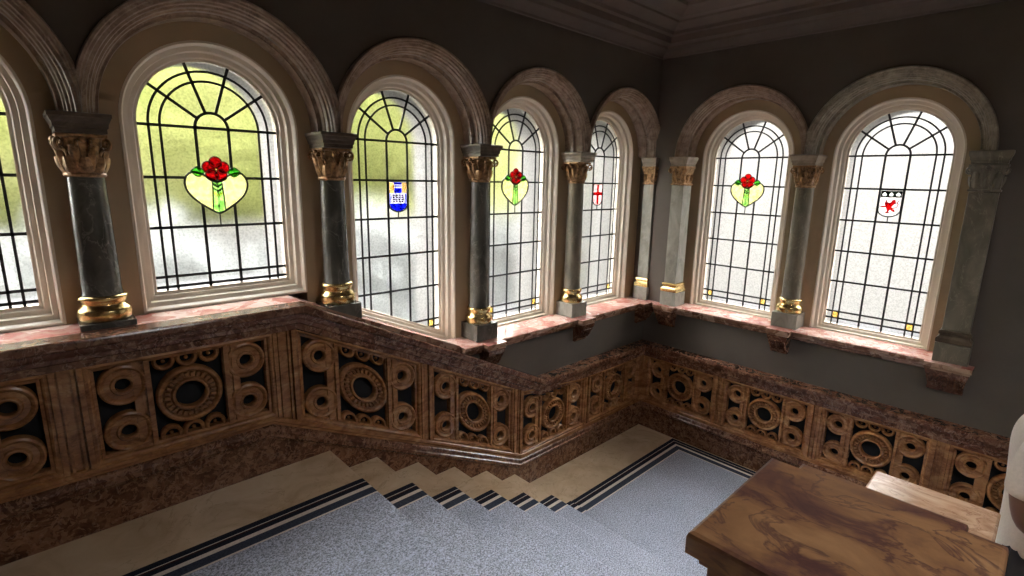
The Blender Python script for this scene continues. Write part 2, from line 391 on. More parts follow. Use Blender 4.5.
    if emblem in('portcullis','cross','lion'):
        zt=ZS-.2555-.006; hw=.0735; zl=zt-.205
        def sh(o=0.): return [(-hw+o,zt-o),(-hw+o,zl+.055)]+[((hw-o)*cos(a),zl+.055+(.055-o)*sin(a)) for a in [pi+pi*k/12 for k in range(1,12)]]+[(hw-o,zl+.055),(hw-o,zt-o)]
        L.strip(sh(),.009,-.0125,-.0045,closed=True); line([(0,zl),(0,ZS-.511)],.007)
        def rect(x0,x1,z0,z1): return [(x0,z0),(x1,z0),(x1,z1),(x0,z1)]
        if emblem=='portcullis':
            piece('shield',G['lilacpale'],[sh(.004)],-.0085)
            for sg in (-1,1):
                piece('gold_square',G['amber'],[rect(min(sg*.030,sg*.067),max(sg*.030,sg*.067),zt-.078,zt-.006)],-.0105,-.0087)
                q=MB(); q.ring([(.008,-.0125),(.014,-.0125),(.014,-.0107),(.008,-.0107)],sg*.048,zt-.042,16); q.build('gold_ring',G['amber'],root,0)
            piece('blue_field',G['blue'],[rect(-.028,.028,zt-.020,zt-.006),rect(-.028,.028,zt-.034,zt-.027),rect(-.028,.028,zt-.078,zt-.044)],-.0105,-.0087)
            cells=[]
            for i in range(4):
                for j in range(4): cells.append(rect(-.0425+.0225*i,-.0275+.0225*i,zl+.064+.0145*j,zl+.0735+.0145*j))
            piece('portcullis_gap',G['plum'],cells,-.0105,-.0087)
            piece('side_bar',G['lilac'],[rect(-.066,-.052,zl+.060,zt-.084),rect(.052,.066,zl+.060,zt-.084)],-.0105,-.0087)
            basep=[(-.066,zl+.056),(.066,zl+.056)]+[(.066*cos(t),zl+.055+.050*sin(t)) for t in [-pi*k/12 for k in range(1,12)]]
            piece('blue_field',G['blue'],[basep],-.0105,-.0087)
        if emblem=='cross':
            piece('shield',G['pinkglass'],[sh(.004)],-.0085)
            piece('cross',G['scarlet'],[rect(-.014,.014,zl+.012,zt-.006),rect(-.068,-.0142,zt-.108,zt-.078),rect(.0142,.068,zt-.108,zt-.078)],-.0115,-.0087)
        if emblem=='lion':
            piece('shield',G['white'],[sh(.004)],-.0085)
            tp,md,bt=zt-.015,zt-.032,zt-.046
            ch=[rect(-.068,.068,tp,zt-.006),rect(-.068,.068,zt-.055,bt)]
            ch.append([(-.068,tp),(-.044,tp),(-.060,md),(-.054,bt),(-.068,bt)]); ch.append([(.044,tp),(.068,tp),(.068,bt),(.054,bt),(.060,md)])
            for xk in (-.044,0.): ch.append([(xk,tp),(xk+.044,tp),(xk+.028,md),(xk+.034,bt),(xk+.010,bt),(xk+.016,md)])
            piece('chief',G['dark'],ch,-.0105,-.0087)
            z0=zt-.19
            lion=[(-.030,.105),(-.022,.118),(-.020,.098),(-.008,.094),(.006,.098),(.012,.112),(.024,.118),(.036,.112),(.034,.100),(.042,.092),(.032,.086),(.020,.074),(.012,.060),(.022,.048),(.034,.040),(.040,.026),(.030,.022),(.020,.030),(.006,.040),(-.002,.028),(.004,.014),(-.014,.012),(-.026,.016),(-.012,.026),(-.016,.044),(-.022,.058),(-.050,.056),(-.062,.062),(-.050,.068),(-.026,.070),(-.034,.084)]
            piece('lion',G['scarlet'],[[(x,z0+z) for x,z in lion]],-.0125,-.0087)
            q=MB(); q.tube([(.014,-.0105,z0+.05),(.044,-.0105,z0+.058),(.054,-.0105,z0+.078),(.046,-.0105,z0+.096),(.056,-.0105,z0+.112)],.003,6); q.build('lion_tail',G['scarlet'],root)
    if kind!='short':
        xs=(-.257,.257) if kind=='tall' else (.257,)
        for x in xs:
            piece('corner_quarry',G['amber'],[[(x-.020,1.454),(x+.020,1.454),(x+.020,1.501),(x-.020,1.501)]],-.0085)
    L.build('leading',M['lead'],root,0)
WIN=[('A',0,'short','none','window_1','arched leaded window with grey marble shelf below, cut off by the left edge of the photo'),
('A',1,'short','rose','window_2','widest-looking arched leaded window with red rose heart, above the level marble shelf'),
('A',2,'sloped','portcullis','window_3','arched leaded window with blue and gold shield and a sloping bottom edge'),
('A',3,'tall','rose_pale','window_4','arched leaded window with red rose heart, between the blue shield and red cross windows'),
('A',4,'tall','cross','window_5','narrow-looking arched leaded window with red cross shield beside the room corner'),
('B',0,'tall','rose_bright','window_6','arched leaded window with bright red rose heart on the far wall right of the corner'),
('B',1,'tall','lion','window_7','arched leaded window with red lion shield at the right end of the far wall')]
for wl,k,kind,emb,nm,lab in WIN:
    r=empty(nm,(AC[k],0,0) if wl=='A' else (0,-BC[k],0),0 if wl=='A' else RB)
    tag(r,lab,'window',kind='structure'); window_parts(r,kind,emb)
# ------------------------------------------------------------------ arches over the windows
ARCHPROF=[(.586,-.302),(.586,-.330),(.580,-.339),(.570,-.339),(.565,-.331),(.557,-.331),(.553,-.322),(.540,-.320),(.536,-.306),(.528,-.304),(.525,-.288),(.516,-.285),(.513,-.262),(.507,-.258),(.505,-.232),(.512,-.222),(.512,-.210),(.500,-.203),(.490,-.206),(.488,-.196),(.488,-.112),(.560,-.112),(.575,-.2),(.575,-.302)]
def arch_mesh(clampL=True,clampR=True):
    b=MB(); rows=[]; n=56
    for k in range(n+1):
        a=pi*k/n; row=[]
        for r,y in ARCHPROF:
            x=r*cos(a); z=ZS+.006+r*sin(a)
            if clampR: x=min(x,SP/2-.0004)
            if clampL: x=max(x,-SP/2+.0004)
            row.append((x,y,z))
        rows.append(row)
    b.grid(rows,cv=True,caps=True); return b
ARCHLAB=['moulded brown marble arch cut off by the top left corner of the photo','moulded brown marble arch over the left rose heart window','moulded brown marble arch over the blue shield window','moulded brown marble arch over the middle rose heart window','moulded brown marble arch over the red cross window by the corner','moulded brown marble arch over the far wall rose heart window','grey green marble arch over the red lion window']
for i in range(7):
    A_=i<5; k=i if A_ else i-5
    o=arch_mesh(clampR=(i!=6),clampL=(i!=5)).build('arch_moulding',M['arch'] if i<6 else M['archgrey'],None,40,(AC[k],0,0) if A_ else (0,-BC[k],0),0 if A_ else RB)
    tag(o,ARCHLAB[i],'arch','moulded arches over the windows')
# ------------------------------------------------------------------ walls
def bay_wall(b,xc,mirror_w=SP/2,mi_p=1,mi_w=0,zlow=1.2,ztop=3.62,yout=.32,zsill=1.37):
    n=48
    # pier plate behind the column (tan): hole is the frame outline
    inner=[(HW+.066,zlow)]+[((HW+.066)*cos(pi*k/n),ZS+(HW+.066)*sin(pi*k/n)) for k in range(n+1)]+[(-HW-.066,zlow)]
    outer=[(SP/2,zlow)]+[(max(-SP/2,min(SP/2,.57*cos(pi*k/n))),ZS+.57*sin(pi*k/n)) for k in range(n+1)]+[(-SP/2,zlow)]
    outer[1]=(SP/2,ZS); outer[-2]=(-SP/2,ZS)
    rows=[[(xc+i[0],-.115,i[1]),(xc+o[0],-.115,o[1]),(xc+o[0],yout,o[1]),(xc+i[0],yout,i[1])] for i,o in zip(inner,outer)]
    b.grid(rows,cv=True,mi=mi_p,caps=True)
    r1=HW+.006; rows=[]
    for o in (r1,HW+.066):
        pass
    inn=[(r1,zlow)]+[(r1*cos(pi*k/n),ZS+r1*sin(pi*k/n)) for k in range(n+1)]+[(-r1,zlow)]
    rows=[[(xc+i[0],.0355,i[1]),(xc+o[0],.0355,o[1]),(xc+o[0],yout,o[1]),(xc+i[0],yout,i[1])] for i,o in zip(inn,inner)]
    b.grid(rows,cv=True,mi=2,caps=True)
    b.prism([(xc-r1,zlow),(xc+r1,zlow),(xc+r1,zsill[1]),(xc-r1,zsill[0])] if isinstance(zsill,tuple) else [(xc-r1,zlow),(xc+r1,zlow),(xc+r1,zsill),(xc-r1,zsill)],.0355,yout+.02,mi=3)
    # spandrel face over the arch
    rows=[]
    for k in range(n+1):
        x=.578*cos(pi*k/n); z=ZS+.578*sin(pi*k/n)
        if abs(x)>SP/2:
            x=math.copysign(SP/2,x); z=ZS+sqrt(.578**2-(SP/2)**2)
        rows.append([(xc+x,-WF,z),(xc+x,-WF,ztop),(xc+x,yout,ztop),(xc+x,yout,z)])
    b.grid(rows,cv=True,mi=mi_w,caps=True)
ZT=4.05
b=MB()
for k,c in enumerate(AC): bay_wall(b,c,zsill=1.925 if k<2 else ((1.54+.43*.346-.02,1.54-.43*.346-.02) if k==2 else 1.37))
xl=AC[0]-SP/2; xr=AC[4]+SP/2
b.box(-7.7,xl,-WF,.32,-.3,ZT); b.box(xr,.12,-WF,.32,-.3,ZT); b.box(xl,xr,-WF,.32,3.62,ZT)
b.box(xl,xr,-WF,.32,-.3,1.33)
b.box(xl,-3.90,-WF,.32,1.33,1.82)
b.prism([(-3.90,1.33),(-2.78,1.33),(-2.78,1.35),(-3.90,1.81)],-WF,.02)
wl=b.build('wall_left',[M['wall'],M['pier'],M['reveal'],M['outsill']],None,30); tag(wl,'dark grey painted wall with the row of five arched windows','wall',kind='structure')
b=MB()
for c in BC: bay_wall(b,c)
b.box(WF+.0005,BC[0]-SP/2,-WF,.32,-.3,ZT); b.box(BC[1]+SP/2,6.5,-WF,.32,-.3,ZT); b.box(BC[0]-SP/2,BC[1]+SP/2,-WF,.32,3.62,ZT); b.box(BC[0]-SP/2,BC[1]+SP/2,-WF,.32,-.3,1.33)
wb=b.build('wall_back',[M['wall'],M['pier'],M['reveal'],M['outsill']],None,30,(0,0,0),RB); tag(wb,'dark grey painted far wall with two arched windows','wall',kind='structure')
b=MB(); b.box(-7.7,.0,-6.5,-6.3,-.3,ZT); o=b.build('wall_right',M['plaster']); tag(o,'plain wall of the stair hall opposite the five windows','wall',kind='structure')
b=MB(); b.box(-7.9,-7.7,-6.5,0,-.3,ZT); o=b.build('wall_front',M['plaster']); tag(o,'plain wall behind the upper landing','wall',kind='structure')
# ------------------------------------------------------------------ ceiling with an added unseen opening for fill light, cornice
RX0,RX1,RY0,RY1=-3.75,-2.9,-4.75,-3.9
b=MB()
for x0,x1,y0,y1 in ((-7.9,RX0,-6.5,.32),(RX1,.32,-6.5,.32),(RX0,RX1,RY1,.32),(RX0,RX1,-6.5,RY0)): b.box(x0,x1,y0,y1,ZT,ZT+.25)
o=b.build('ceiling',M['ceil']); tag(o,'dark brown ceiling above the stair','ceiling',kind='structure')
CORN=[(.30,3.695),(.320,3.70),(.325,3.715),(.345,3.728),(.40,3.740),(.43,3.748),(.44,3.765),(.50,3.775),(.505,3.80),(.505,3.825),(.545,3.83),(.55,3.855),(.60,3.875),(.66,3.885),(.665,3.90),(.72,3.905),(.76,3.935),(.82,3.95),(.825,3.975),(.95,3.985),(.96,4.01),(1.06,4.02),(1.06,4.06),(.30,4.06)]
b=MB(); b.grid([[(-7.7,-d,z) for d,z in CORN],[(-d,-d,z) for d,z in CORN]],cv=True,caps=True); o=b.build('trim_1',M['cornice'],None,25); tag(o,'stepped dark brown cornice along the left wall','cornice',kind='structure')
b=MB(); b.grid([[(-d,-d,z) for d,z in CORN],[(-d,-6.3,z) for d,z in CORN]],cv=True,caps=True); o=b.build('trim_2',M['cornice'],None,25); tag(o,'stepped dark brown cornice along the far wall','cornice',kind='structure')
# ------------------------------------------------------------------ dado along both walls
CAPP=[(.306,.915),(.425,.915),(.433,.911),(.436,.904),(.434,.880),(.428,.872),(.418,.868),(.414,.850),(.405,.838),(.402,.818),(.394,.812),(.394,.782),(.306,.782)]
MOULD=[(.306,.312),(.392,.312),(.400,.306),(.400,.290),(.392,.284),(.392,.272),(.306,.272)]
MOULD2=[(.306,.272),(.396,.272),(.404,.266),(.408,.252),(.408,.240),(.416,.234),(.416,.216),(.406,.208),(.402,.198),(.306,.198)]
SKIRT=[(.306,.198),(.392,.198),(.392,-.25),(.306,-.25)]
def sweepA(prof,x0):
    rows=[]
    for st in range(4):
        row=[]
        for d,h in prof:
            hh=max(h,0.)
            u=[x0,knee1(hh),knee2(hh),-d][st]
            row.append((u,-d,zA(u,hh)+(h-hh)))
        rows.append(row)
    return rows
def sweepB(prof,y1): return [[(-d,-d-.0002,h) for d,h in prof],[(-d,-y1,h) for d,h in prof]]
for prof,nm,mat,la,lb,cat in ((CAPP,'dado_rail','rosso','dark red marble rail along the left wall, stepping down with the stair','red marble rail capping the panels along the far wall','rail'),
                 (MOULD,'trim','honey','honey marble moulding below the carved panels of the left wall','honey marble moulding below the carved panels of the far wall','moulding'),(MOULD2,'trim2','rossobase','red marble moulding on top of the skirting of the left wall','red marble moulding on top of the skirting of the far wall','moulding')):
    b=MB(); b.grid(sweepA(prof,-7.69),cv=True,caps=True); o=b.build({'trim':'trim_3','trim2':'trim_5'}.get(nm,nm),M[mat],None,25); tag(o,la,cat,kind='structure' if nm[:4]=='trim' else None)
    b=MB(); b.grid(sweepB(prof,6.29),cv=True,caps=True); o=b.build({'trim':'trim_4','trim2':'trim_6'}.get(nm,nm),M[mat],None,25); tag(o,lb,cat,kind='structure' if nm[:4]=='trim' else None)
b=MB(); b.grid(sweepA(SKIRT,-7.69),cv=True,caps=True); o=b.build('baseboard_left',M['rossobase'],None,25); tag(o,'dark red mottled marble skirting beside the stair','skirting',kind='structure')
b=MB(); b.grid(sweepB(SKIRT,6.29),cv=True,caps=True); o=b.build('baseboard_back',M['rossobase'],None,25); tag(o,'dark red mottled marble skirting along the far wall','skirting',kind='structure')
HB,HT=.312,.782; HB2,HT2=.335,.760     # panel bed / opening
DISC=[(.030,-.340),(.030,-.374),(.036,-.381),(.044,-.381),(.049,-.371),(.070,-.369),(.076,-.378),(.084,-.383),(.092,-.379),(.094,-.372),(.094,-.340)]
RING=[(.064,-.340),(.064,-.376),(.070,-.384),(.078,-.384),(.084,-.362),(.114,-.360),(.119,-.380),(.126,-.386),(.136,-.383),(.142,-.374),(.142,-.340)]
LOOP=[(.029,-.340),(.029,-.366),(.033,-.376),(.042,-.378),(.050,-.368),(.050,-.340)]
def carved_panel(u0,u1,zf,rz,label,sheared):
    w=u1-u0; um=(u0+u1)/2
    loc=(um,0,0) if rz==0 else (0,-um,0)
    root=empty('carved_panel',(um,-.39,zf(um,HB)) if rz==0 else (-.39,-um,zf(um,HB)),rz)
    tag(root,label,'panel','carved marble panels of the dado')
    O=Vector((um,-.39,zf(um,HB)))
    def mp(s,t,y=0,h0=HB2,h1=HT2):
        u=u0+s*w; a,b2=zf(u,h0),zf(u,h1); return (u-O.x,y-O.y,a+(b2-a)*t-O.z)
    def fin(b,name,mat,sm=35,par=root,lab=None): return b.build(name,mat,par,sm,label=lab)
    H=(zf(um,HT2)-zf(um,HB2)); sl=(zf(u1,HB2)-zf(u0,HB2))/w; k=min(1.12,H/.425)
    # moulded border
    b=MB(); prof=[(-.024,-.392),(-.012,-.396),(-.004,-.390),(.0,-.376),(.012,-.372),(.014,-.345),(.014,-.333),(-.024,-.333)]
    loops=[]
    for o,y in prof:
        ds=o/w; hb=HB2+o; ht=HT2-o
        loops.append([mp(ds,0,y,hb,ht),mp(1-ds,0,y,hb,ht),mp(1-ds,1,y,hb,ht),mp(ds,1,y,hb,ht)])
    b.grid(loops,cu=True,cv=True); fin(b,'border',M['honey'],25)
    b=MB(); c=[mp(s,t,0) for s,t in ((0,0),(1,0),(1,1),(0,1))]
    b.hexa([(x,-.3325-O.y,z) for x,_,z in c],[(x,-.3265-O.y,z) for x,_,z in c]); fin(b,'recess_shade',M['black'],0,lab='black plate behind the carving, shade put into its colour')
    off=lambda prof,kk: [(r*kk,y-O.y) for r,y in prof]
    kd=min(k,w/.72)
    # corner scrolls
    fr=.108/.735
    for s in (fr,1-fr):
        for t in (0,1):
            cx,_,cz=mp(s,t); cz+= (1 if t==0 else -1)*.100*kd
            b=MB(); b.ring(off(DISC,kd),cx,cz,36,sl*.35); fin(b,'scroll',M['honey'])
    # twin uprights
    for s0 in (.245,.755):
        b=MB(); sg=1 if s0<.5 else -1
        for ds,hwid,yy in ((-.028*sg,.020,-.378),(.030*sg,.013,-.384),(0.,.045,-.366)):
            a=s0+ds-hwid/.735*.8; c=s0+ds+hwid/.735*.8
            q=[mp(a,.004),mp(c,.004),mp(c,.996),mp(a,.996)]
            b.hexa([(x,-.340-O.y,z) for x,_,z in q],[(x,yy-O.y,z) for x,_,z in q])
        fin(b,'upright',M['honey'],0)
    # centre roundel with toothed band
    cx,_,cz=mp(.5,.5)
    b=MB(); b.ring(off(RING,k),cx,cz,48,sl)
    rnd=fin(b,'roundel',M['honey'])
    b=MB()
    for j in range(26):
        a=2*pi*j/26; r0,r1=.088*k,.110*k; hw_=.0062*k
        pts=[]
        for r,sgn in ((r0,-.75),(r0,.75),(r1,1),(r1,-1)):
            x=r*cos(a)-sgn*hw_*sin(a); z=r*sin(a)+sgn*hw_*cos(a); pts.append((cx+x,cz+z+sl*x))
        b.prism(pts,-.3605-O.y,-.382-O.y)
    fin(b,'tooth_band',M['honey'],0,rnd)
    # small loops above and below
    for t in (0,1):
        for s in (.370,.5,.630):
            x,_,z=mp(s,t); z+=.024 if t==0 else -.024; kk=.95*kd
            b=MB(); a0,a1=(-.35,pi+.35) if t==0 else (pi-.35,2*pi+.35)
            b.ring(off(LOOP,kk),x,z,18,sl,a0=a0,a1=a1)
            b.ball((x,-.352-O.y,z+(.006 if t==0 else -.006)*kk),.010*kk,10,7)
            fin(b,'loop',M['honey'])
    return root
PA=[(-5.72,-4.985),(-4.823,-4.088),(-3.92,-3.162),(-3.03,-2.288),(-2.148,-1.378),(-1.262,-.478)]
PB=[(.468,1.152),(1.280,1.972),(2.100,2.768),(2.912,3.59)]
PLA=['carved openwork marble panel cut off by the left edge, beside the top landing','largest carved marble panel, on the level run below the left rose heart window','upper of the two sheared carved panels beside the stair steps','lower of the two sheared carved panels beside the stair steps','carved marble panel of the left wall just past the foot of the stair','carved marble panel of the left wall in the dark corner']
PLB=['carved marble panel of the far wall next to the room corner','carved marble panel of the far wall between the corner one and the newel','carved marble panel of the far wall partly hidden by the lower newel','carved marble panel of the far wall partly hidden by the person']
for i,(a,c) in enumerate(PA): carved_panel(a,c,zA,0,PLA[i],i in(2,3))
for i,(a,c) in enumerate(PB): carved_panel(a,c,lambda u,h:h,RB,PLB[i],False)
def stile(u0,u1,zf,rz,label):
    um=(u0+u1)/2; O=Vector((um,-.306,zf(um,HB)))
    root=empty('dado_pier',tuple(O) if rz==0 else (-.306,-um,O.z),rz); tag(root,label,'pier','marble piers between the carved panels')
    def slab(b,a,c,y):
        us=[a]+[q for q in sorted((knee1(HB),knee1(HT),knee2(HB),knee2(HT))) if a<q<c and rz==0]+[c]
        for p,q in zip(us[:-1],us[1:]):
            c4=[(p,zf(p,HB+.0003)),(q,zf(q,HB+.0003)),(q,zf(q,HT-.0003)),(p,zf(p,HT-.0003))]
            b.hexa([(x-O.x,-.306-O.y,z-O.z) for x,z in c4],[(x-O.x,y-O.y,z-O.z) for x,z in c4])
    w=u1-u0
    b=MB(); slab(b,u0,u1,-.377); b.build('body',M['honey'],root,0)
    for s in (-1,1):
        b=MB(); e=um+s*(w/2-.011); slab(b,e-.0105,e+.0105,-.400); slab(b,e-s*.024-.006,e-s*.024+.006,-.391); b.build('fillet',M['honey'],root,0)
g=.0245
PLAB=['marble pier left of the largest carved panel','marble pier at the head of the stair where the rail starts to slope','marble pier between the two sheared panels','marble pier at the foot of the stair where the rail levels out','marble pier between the two low panels left of the corner']
edges=PA
for i in range(5): stile(PA[i][1]+g,PA[i+1][0]-g,zA,0,PLAB[i])
stile(PA[5][1]+g,-.396,zA,0,'marble pier in the corner, on the left wall')
PLBB=['marble pier between the first two panels right of the corner','marble pier behind the far end of the brown newel top','marble pier between the two rightmost panels of the far wall']
stile(.397,PB[0][0]-g,lambda u,h:h,RB,'narrow marble pier in the corner, on the far wall')
for i in range(3): stile(PB[i][1]+g,PB[i+1][0]-g,lambda u,h:h,RB,PLBB[i])
b=MB(); b.box(3.616,6.29,-.381,-.3062,HB+.0003,HT-.0003); o=b.build('trim_7',M['honey'],None,0,(0,0,0),RB); tag(o,'plain honey marble dado continuing along the far wall beyond the panels','dado',kind='structure')
# ------------------------------------------------------------------ sills
b=MB()
zsh=lambda u: FU+.915+.0005 if u<=-3.87 else FU+.9155-.448*(u+3.87)
us=[-7.69,-3.87,-2.745]
rows=[[(u,-.316,zsh(u)),(u,-.316,zsh(u)-.05),(u,-.098,zsh(u)-.05),(u,-.098,zsh(u))] for u in us]
b.grid(rows,cv=True,caps=True); o=b.build('window_sill',M['siledge'],None,0); toppaint(o,M['pink']); tag(o,'pink marble shelf under the first windows, sloping down beside the stair','sill')
SILLP=[(.10,1.35),(.366,1.35),(.374,1.344),(.374,1.325),(.366,1.318),(.360,1.300),(.345,1.292),(.340,1.276),(.326,1.268),(.300,1.268),(.300,1.30),(.10,1.30)]
b=MB(); b.grid([[(-2.742,-d,z) for d,z in SILLP],[(-d,-d,z) for d,z in SILLP]],cv=True,caps=True); o=b.build('window_sill',M['siledge'],None,25); toppaint(o,M['pink']); tag(o,'pink marble sill on the left wall from the stair to the corner','sill')
b=MB(); b.grid([[(-d,-d-.0002,z) for d,z in SILLP],[(-d,-2.90,z) for d,z in SILLP]],cv=True,caps=True); o=b.build('window_sill',M['siledge'],None,25); toppaint(o,M['pink']); tag(o,'pink marble sill under the two far wall windows','sill')
# corbels under the columns
def corbel(hw,label,loc,rz,first=[None]):
    root=empty('sill_corbel',loc,rz); tag(root,label,'corbel','marble corbels under the sills')
    b=MB(); b.sqlathe([(hw+.004,.054,0.),(hw+.004,.054,.012),(hw+.012,.062,.018),(hw+.012,.062,.0496)],(0,-.37,1.30)); o=b.build('top_block',M['siledge'],root,0); toppaint(o,M['pink'])
    rows=[]
    for z,d,ww in ((1.299,.428,1.),(1.285,.426,.98),(1.262,.418,.93),(1.245,.402,.9),(1.238,.404,.9),(1.205,.385,.85),(1.175,.362,.82),(1.150,.345,.84),(1.138,.340,.84),(1.130,.330,.8)):
        rows.append([(-hw*ww,-.3062,z),(-hw*ww,-d,z),(hw*ww,-d,z),(hw*ww,-.3062,z)])
    b=MB(); b.grid(rows,cv=True,caps=True); b.build('bracket',M['rosso'],root,25)
    b=MB()
    for j in range(6):
        x=-hw*.7+hw*1.4*j/5
        b.tube([(x,-.419,1.255),(x,-.404,1.235),(x,-.390,1.205),(x,-.366,1.172)],.008,8)
    b.build('fluting',M['rosso'],root)
    return root
XC=[-4.725,-3.604,-2.482,-1.390]
YB1=(BC[0]+BC[1])/2
corbel(.082,'red marble corbel under the column left of the red cross window',(XC[3],0,0),0)
corbel(.082,'red marble corbel under the column right of the blue shield window',(XC[2],0,0),0)
corbel(.10,'red marble corbel under the pilaster right of the red cross window, in the corner',(-.395,0,0),0)
corbel(.10,'red marble corbel under the first far wall pilaster right of the corner',(0,-.585,0),RB)
corbel(.082,'red marble corbel under the far wall column between its two windows',(0,-YB1,0),RB)
corbel(.12,'red marble corbel under the pilaster right of the lion window',(0,-2.79,0),RB)
# ------------------------------------------------------------------ columns
def acanthus(b,base,ang,r0,h,wid,flare,c=(0,0)):
    # curling leaf: curve out at the top
    n=7; rows=[]
    ca,sa=cos(ang),sin(ang)
    for i in range(n+1):
        t=i/n
        rr=r0+flare*(t**2.2)+ (.012*sin(pi*min(1,t*1.1)))
        zz=base+h*(t if t<.8 else .8+.2*sin((t-.8)/.2*pi*.75)*.55)
        lob=.75+.25*abs(sin(t*pi*3.2))
        ww=wid*(1-.55*t*t)*lob
        row=[]
        for q,bul in ((-1,-.010),(-.5,.0),(0,.006),(.5,.0),(1,-.010)):
            rx=rr+bul*.8; lx=q*ww
            row.append((c[0]+rx*ca-lx*sa,c[1]+rx*sa+lx*ca,zz))
        for q,bul in ((1,-.016),(0,-.006),(-1,-.016)):
            rx=rr+bul*.8-.006; lx=q*ww*.9
            row.append((c[0]+rx*ca-lx*sa,c[1]+rx*sa+lx*ca,zz))
        rows.append(row)
    b.grid(rows,cv=True,caps=True)
def volute(b,ang,r,z,s,c=(0,0)):
    pts=[];rad=[]
    ca,sa=cos(ang),sin(ang)
    for k in range(22):
        t=k/21; a=-pi*.6+t*2*pi*1.35; q=s*(1-.75*t)
        rr=r+q*cos(a)*.9; pts.append((c[0]+rr*ca,c[1]+rr*sa,z+q*sin(a))); rad.append(.0075*(1-.35*t))
    b.tube(pts,rad,7)
    b.tube([(c[0]+(r-.045)*ca,c[1]+(r-.045)*sa,z-.075),(c[0]+(r-.03)*ca,c[1]+(r-.03)*sa,z-.035),(c[0]+(r-.012)*ca,c[1]+(r-.012)*sa,z-s*.8)],.007,7)
def make_column(zpl0,zpl1,zg1,label,loc,rz,dark=True,tilt=None):
    root=empty('marble_column',loc,rz); tag(root,label,'column','marble columns between the windows')
    c=(0,-.21)
    sm=M['verde'] if dark else M['browngrey']  # paler shaft marble stands for columns that catch more light
    b=MB()
    if tilt: 
        t,l=tilt
        b.hexa([(-.102,-.312,l[0]),(.102,-.312,l[1]),(.102,-.120,l[1]),(-.102,-.120,l[0])],[(-.102,-.312,zpl1),(.102,-.312,zpl1),(.102,-.120,zpl1),(-.102,-.120,zpl1)])
    else: b.box(-.102,.102,-.312,-.118,zpl0,zpl1)
    b.build('plinth',M['verde'] if dark else M['verdelight'],root,0,bevel=.003)
    h=zg1-zpl1
    P=[(.086,0),(.096,.004),(.1005,.018),(.1015,.035),(.1005,.052),(.096,.062),(.090,.066),(.088,.070),(.081,.078),(.0785,.086),(.081,.093),(.086,.096),(.0875,.104),(.091,.112),(.092,.119),(.090,.127),(.084,.132),(.078,.134)]
    b=MB(); b.lathe([(r,zpl1+.0005+z*h/.134) for r,z in P],(c[0],c[1],0),40); b.build('base',M['gold'],root,40,label='polished brass moulded base')
    zc=2.528; b=MB(); L=[]
    L.append((.078,zg1+.0008)); L.append((.0765,zg1+.010)); 
    for k in range(9):
        t=k/8; L.append((.0735-.0065*t+.0012*sin(pi*t),zg1+.018+(zc-.012-zg1-.018)*t))
    b.lathe(L+[(.067,zc-.0005)],(c[0],c[1],0),40); b.build('shaft',sm,root,40)
    cap=MB(); cap.lathe([(.069,zc),(.074,zc+.003),(.077,zc+.010),(.074,zc+.017),(.066,zc+.020),(.060,zc+.06),(.063,zc+.11),(.076,zc+.15),(.082,zc+.165),(.06,zc+.168)],(c[0],c[1],0),32)
    for k in range(8): acanthus(cap,zc+.016,2*pi*k/8,.070,.078,.029,.026,c)
    for k in range(8): acanthus(cap,zc+.028,2*pi*(k+.5)/8,.068,.118,.028,.040,c)
    for k in range(4):
        volute(cap,pi/4+k*pi/2,.112,zc+.140,.025,c)
        a=k*pi/2; cap.ball((c[0]+.090*cos(a),c[1]+.090*sin(a),zc+.155),.014,8,6)
        for sg in (-1,1): volute(cap,a+sg*.26,.086,zc+.140,.015,c)
    cap.sqlathe([(.082,zc+.163),(.086,zc+.167),(.086,zc+.178),(.078,zc+.179)],(c[0],c[1],0))
    cap.build('capital',M['bronze'],root,40,label='gilded bronze leafy capital')
    im=MB(); z0=zc+.1795
    im.sqlathe([(a,a+.012,z0+z) for a,z in ((.078,0),(.086,.002),(.086,.020),(.091,.024),(.093,.040),(.098,.050),(.102,.062),(.106,.066),(.106,.081),(.095,.0835))],(c[0],-.2225,0))
    im.build('impost',M['impost'] if dark else M['impostlight'],root,0)
    return root
make_column(FU+.9158,FU+.9158+.028,2.005,'thick dark marble column on a thin plinth, nearest the left edge',(XC[0],0,0),0)
make_column(0,1.80,1.925,'dark marble column between the left rose heart and blue shield windows',(XC[1],0,0),0,tilt=(0,(1.722,1.618)))
make_column(1.3505,1.475,1.600,'dark marble column on a tall plinth right of the blue shield window',(XC[2],0,0),0,dark=True)
make_column(1.3505,1.475,1.600,'marble column on a tall plinth left of the red cross window',(XC[3],0,0),0,dark=False)
make_column(1.3505,1.475,1.600,'marble column standing between the two far wall windows',(0,-YB1,0),RB,dark=False)
